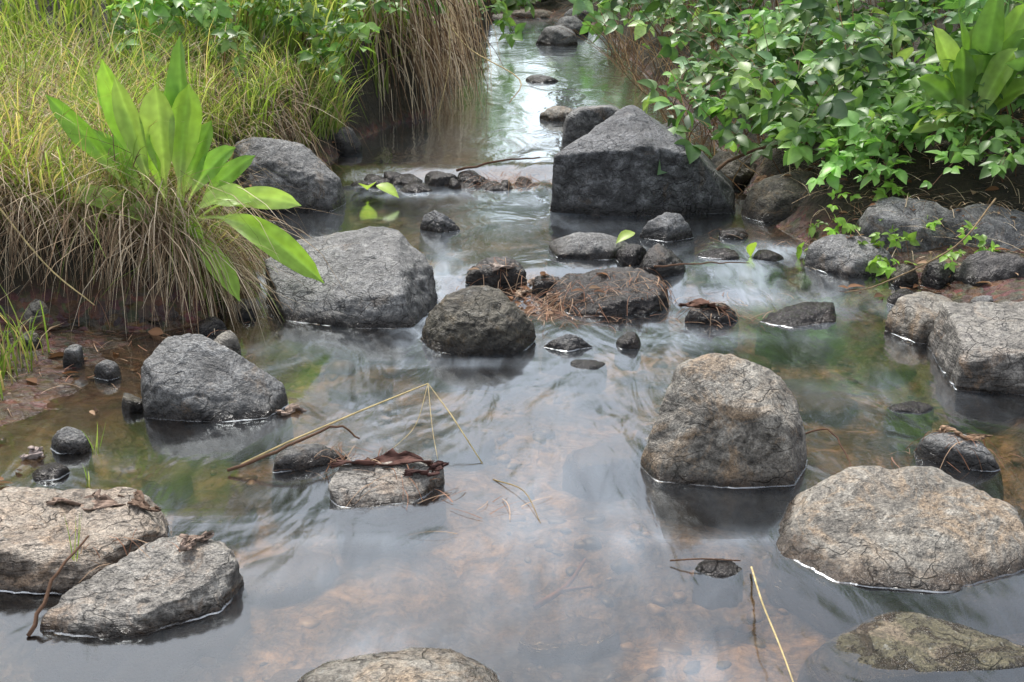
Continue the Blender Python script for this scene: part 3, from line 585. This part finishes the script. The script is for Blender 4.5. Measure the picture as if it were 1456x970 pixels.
# leaf litter
x=np.concatenate([R.uniform(-1.9,-1.2,60),R.uniform(1.3,2.4,190),R.uniform(-1.9,-1.,50),R.normal(.1,.14,26)]); y=np.concatenate([R.uniform(2.3,4.3,60),R.uniform(4.5,6.2,190),R.uniform(5.6,7.5,50),R.normal(4.55,.1,26)]); N=len(x)
z=np.array([max(surf(a,c_),float(wl(c_)))+.006 for a,c_ in zip(x,y)])
a=R.uniform(0,6.28,N); c=rc(N,[(.28,.15,.08),(.2,.1,.05),(.36,.24,.15),(.12,.07,.04)],.3); L=R.uniform(.025,.07,N)
leaves('leaf_litter',np.stack([x,y,z],1),np.stack([np.cos(a),np.sin(a),R.uniform(-.1,.35,N)],1),nrm(np.array([0,0,1.])+R.normal(0,.35,(N,3))),L,L*.5,c,M_straw,.2)
def needles(cx,cy,rx_,ry_,N,ln=.09,cols=[(.36,.19,.12),(.26,.14,.085),(.52,.36,.24)]):
    x=cx+R.normal(0,rx_,N); y=cy+R.normal(0,ry_,N); P=[];Q=[];Mi=[]
    for a,c_ in zip(x,y):
        an=R.uniform(0,6.28); l=ln*R.uniform(.5,1.3); x2,y2=a+math.cos(an)*l,c_+math.sin(an)*l*.8
        z1=max(surf(a,c_),float(wl(c_)))+.004; z2=max(surf(x2,y2),float(wl(y2)))+.004
        P.append((a,c_,z1));Q.append((x2,y2,z2));Mi.append(((a+x2)/2+R.normal(0,.01),(c_+y2)/2,max(z1,z2)+R.uniform(0.004,.02)))
    c=rc(N,cols,.3); strands('pine_needles',np.array(P),np.array(Mi),np.array(Q),.0029*np.ones(N),c,c,M_straw,S=5,tip=.6)
needles(.10,4.40,.1,.08,200,.12); needles(.38,4.50,.14,.12,90); needles(.72,4.3,.08,.05,35); needles(-.42,3.05,.06,.04,50); needles(1.22,3.08,.07,.04,40)
needles(-.28,2.88,.07,.04,22); needles(0.0,6.55,.12,.06,140,.12); needles(1.3,5.3,.2,.1,60); needles(.02,4.6,.08,.06,90); needles(.6,4.5,.2,.05,70);needles(.2,17.6,.6,.7,260,.4,[(.5,.27,.17),(.4,.2,.12)]); needles(-.85,2.45,.08,.04,18); needles(-1.5,3.9,.3,.2,90); needles(-.1,2.75,.1,.05,8,.12); needles(.85,4.3,.1,.04,20)
def bark(x,y,l,w,rot,curl=.9,col=(.13,.08,.055),lift=0):
    z=max(surf(x,y),float(wl(y)))-.004
    n,m_=22,8; V=[];Cc=[]; ph=R.uniform(0,6,3)
    for i_ in range(n):
        u=i_/(n-1)-.5; ww=w*max(.03,(1-abs(u*2)**2.4))*(1+.3*math.sin(i_*1.3+ph[0])+.12*math.sin(i_*3.1+ph[1]))
        for j in range(m_):
            v=j/(m_-1)-.5; an=v*curl*2+.3*math.sin(u*5+ph[2])
            lx_=u*l+.01*math.sin(j*3+i_); ly=math.sin(an)*ww*.6+.01*math.sin(u*7+ph[1]); lz=z+ww*.35*(1-math.cos(an))+.008*math.sin(u*9+v*2+ph[0])+lift*abs(u)*.1+.006
            V.append((x+lx_*math.cos(rot)-ly*math.sin(rot),y+lx_*math.sin(rot)+ly*math.cos(rot),lz)); Cc.append(np.array(col)*R.uniform(.6,1.5))
    F=[[i_*m_+j,i_*m_+j+1,(i_+1)*m_+j+1,(i_+1)*m_+j] for i_ in range(n-1) for j in range(m_-1)]
    o_=mk('bark_piece',np.array(V),F,np.array(Cc),M_bark); sm=o_.modifiers.new('t','SOLIDIFY'); sm.thickness=.003
bark(-.34,2.94,.26,.045,.05,1.3,(.10,.05,.04)); bark(-.22,2.91,.12,.03,.5,1.,(.08,.04,.035))
bark(-1.0,2.62,.18,.045,-.1,1.2,(.25,.18,.14)); bark(-.70,2.42,.08,.03,.9,1.2,(.27,.2,.16),.3); bark(-.88,2.62,.12,.035,-.5,1.1,(.18,.12,.085))
bark(.70,4.32,.17,.05,-.15,1.,(.13,.07,.05)); bark(-.66,3.42,.08,.04,.3,.9,(.34,.26,.21)); bark(-1.31,3.1,.07,.04,1.2,1,(.4,.33,.3)); bark(1.3,5.9,.3,.06,.3,1.,(.2,.12,.07)); bark(1.5,5.6,.25,.05,-.5,1,(.16,.09,.05))
bark(1.22,3.08,.13,.02,-.4,1,(.3,.2,.13)); bark(-.03,4.68,.11,.06,.8,1,(.4,.33,.28)); bark(.05,4.6,.08,.05,.2,1,(.35,.27,.2)); bark(.16,4.5,.1,.03,1.4,1,(.3,.2,.14)); bark(.1,4.72,.12,.05,1.1,1,(.38,.3,.24))
ST=(.55,.44,.22); TW=(.14,.08,.05)
tube('dry_reed_stem',[(-.72,3.0,.02),(-.60,3.06,.06),(-.42,3.18,.10),(-.24,3.3,.135),(-.17,3.2,.08),(-.08,3.05,.0)],.003,.0018,ST,M_bark,straight=True)
tube('dry_reed_stem',[(-.24,3.3,.135),(-.27,3.2,.05),(-.33,3.12,.01)],.0012,.0008,ST,M_bark); tube('dry_reed_stem',[(-.24,3.3,.135),(-.22,3.15,.06),(-.2,3.05,.01)],.0012,.0008,ST,M_bark)
tube('twig',[(-.75,2.98,.01),(-.6,3.03,.06),(-.48,3.13,.075),(-.42,3.12,.04)],.005,.0025,TW,M_bark,wob=.002)
tube('dry_reed_stem',[(.54,2.47,.01),(.52,2.25,.05),(.52,2.05,.06),(.53,1.85,.03)],.0024,.0014,ST,M_bark)
tube('twig',[(.36,2.5,.01),(.43,2.49,.02),(.52,2.5,.01)],.002,.0015,TW,M_bark); tube('twig',[(.8,3.15,.04),(.87,3.14,.06),(.9,3.04,.03),(.9,2.98,.0)],.003,.0016,TW,M_bark,wob=.001)
tube('twig',[(.05,2.35,-.02),(.12,2.42,-.01),(.17,2.55,-.015)],.008,.004,(.2,.1,.06),M_bark); tube('twig',[(.1,2.4,-.01),(.18,2.42,-.01)],.005,.003,(.2,.1,.06),M_bark)
tube('dry_reed_stem',[(-.05,2.95,.0),(.03,2.85,.015),(.07,2.7,.0)],.002,.001,(.3,.22,.1),M_bark)
tube('twig',[(-.99,2.2,.0),(-.97,2.3,.07),(-.93,2.42,.115)],.005,.0025,TW,M_bark,wob=.002)
tube('twig',[(-.3,6.6,.1),(-.05,6.62,.15),(.15,6.6,.17)],.008,.004,TW,M_bark,wob=.003); tube('twig',[(.55,4.6,.12),(.75,4.72,.1),(.95,4.8,.08)],.004,.002,TW,M_bark,wob=.002)
tube('dry_reed_stem',[(-.5,9.3,.7),(-.3,9.,.5),(.05,8.5,.35),(-.02,8.4,.2)],.006,.003,ST,M_bark); tube('dry_reed_stem',[(-.45,8.7,.95),(-.42,8.5,.5),(-.5,8.3,.1)],.006,.003,ST,M_bark)
tube('dry_reed_stem',[(-1.9,4.3,.55),(-1.65,4.2,.25),(-1.45,4.1,.12)],.004,.002,ST,M_bark)
tube('bramble_cane',[(1.95,4.9,.32),(1.7,4.6,.2),(1.4,4.5,.08),(1.25,4.45,.06)],.004,.002,(.25,.18,.1),M_bark); tube('bramble_cane',[(.9,6.0,.15),(1.2,6.1,.3),(1.7,6.0,.38),(2.2,6.2,.4)],.009,.006,TW,M_bark,wob=.003)
def sprig(x,y,z,h,n=5):
    P0=np.tile([x,y,z],(n,1))+R.normal(0,.006,(n,3)); P2=P0+np.stack([R.normal(0,.015,n),R.normal(0,.02,n),R.uniform(.6,1,n)*h],1)
    c=rc(n,GREEN); strands('grass_sprig',P0,(P0+P2)/2+np.array([.004,0,.01]),P2,.003*np.ones(n),c,c,M_grass)
sprig(-.955,2.4,.06,.14,4); sprig(-1.16,3.15,-.02,.12,4); sprig(-1.12,2.95,-.02,.08,3)
B=np.array([[.52,5.1,.13],[-.72,6.1,.12],[-.68,6.12,.12],[1.02,5.05,.1]]); n=len(B)
leaves('fallen_leaf',B,nrm(R.normal(0,1,(n,3))*[1,1,.2]),np.tile([0,-.3,1.],(n,1)),np.array([.1,.16,.14,.08]),np.array([.06,.09,.08,.05]),rc(n,[(.4,.55,.1)]),M_leaf)
bank_canes('seedling_plant',20,4.75,5.4,1,-.05,.45,.06,.16,.05,.18,5,.045,[(.3,.5,.1)],-.5,wst=.003)

# ---------------------------------------------------------------- trees beyond
def tree(x,y,h,cw,cols,nl=1700):
    e=empty('tree'); z=float(hgt(np.array([x]),np.array([y]),True)[0])-.1
    tube('trunk',[(x,y,z),(x+R.normal(0,.15),y,z+h*.3),(x+R.normal(0,.3),y,z+h*.65),(x+R.normal(0,.3),y,z+h*.92)],h*.028,h*.006,(.12,.09,.065),M_bark,6,8,e)
    cents=[]
    for k in range(11):
        a=R.uniform(0,6.28); t0=R.uniform(.3,.8); r_=cw*R.uniform(.5,1.)*(1.1-.5*t0)
        tip=np.array([x+math.cos(a)*r_,y+math.sin(a)*r_,z+h*(t0+R.uniform(.05,.2))])
        tube('limb',[(x,y,z+h*t0),(x+math.cos(a)*r_*.5,y+math.sin(a)*r_*.5,z+h*t0+h*.06),tuple(tip)],h*.011,h*.003,(.12,.09,.065),M_bark,4,6,e)
        cents+= [tip, tip*.6+np.array([x,y,z+h*t0+.4])*.4]
    cents=np.array(cents); ci=R.randint(len(cents),size=nl)
    B=cents[ci]+R.normal(0,cw*.16,(nl,3)); L=R.uniform(.18,.38,nl)
    leaves('crown',B,R.normal(0,1,(nl,3)),nrm(R.normal(0,.6,(nl,3))+[0,0,1.]),L,L*.6,rc(nl,cols,.3),M_leaf,.2,e)
TG=[(.10,.16,.035),(.14,.23,.05),(.08,.13,.03),(.18,.28,.07)]
for x,y,h,cw in [(-5.5,17,7,2.6),(-3,23,8.5,2.8),(1.2,27,9,2.8),(4.5,21,8.5,2.7),(7,16,7.5,2.8),(-9,22,8,3),(11,24,8,3),(-1.2,32,12,3.4),(6.5,30,11,3.4),(-7,32,11,3.6),(3,36,12,3.6)]:
    tree(x,y,h,cw,TG)
bank_canes('undergrowth_bush',100,18,24,1,-2.5,5,.5,1.5,.3,1.,10,.2,TG+BR)
bank_canes('undergrowth_bush',100,18,26,-1,-.5,6,.5,1.6,.3,1.,10,.2,TG+BR)

# ---------------------------------------------------------------- light, camera
w=bpy.data.worlds.new('World'); scene.world=w; w.use_nodes=True; nt=w.node_tree; nt.nodes.clear(); b=NB(nt)
sky=b.n('ShaderNodeTexSky'); sky.sky_type='NISHITA'; sky.sun_disc=False
EL,AZ=math.radians(58),math.radians(-25)
sky.sun_elevation=EL; sky.sun_rotation=AZ; sky.dust_density=3
hs=b.n('ShaderNodeHueSaturation'); hs.inputs['Saturation'].default_value=.40; hs.inputs['Value'].default_value=1.7; b.l(sky.outputs[0],hs.inputs['Color'])
bg=b.n('ShaderNodeBackground'); bg.inputs[1].default_value=.15; b.l(hs.outputs[0],bg.inputs[0])
o=b.n('ShaderNodeOutputWorld'); b.l(bg.outputs[0],o.inputs[0])
sl=bpy.data.lights.new('sun','SUN'); sl.energy=3.0; sl.angle=math.radians(11); sl.color=(1,.96,.9)
so=bpy.data.objects.new('sun',sl); COL.objects.link(so)
d=Vector((math.sin(AZ)*math.cos(EL),math.cos(AZ)*math.cos(EL),math.sin(EL)))
so.rotation_euler=d.to_track_quat('Z','Y').to_euler()
cam=bpy.data.cameras.new('camera'); co=bpy.data.objects.new('camera',cam); COL.objects.link(co)
co.location=(0,0,1.4); co.rotation_euler=(math.radians(90-19),0,0)
cam.sensor_width=36; cam.lens=43.46; cam.clip_end=600; cam.clip_start=.05
scene.camera=co
scene.view_settings.view_transform='Standard'; scene.view_settings.look='None'; scene.view_settings.exposure=0
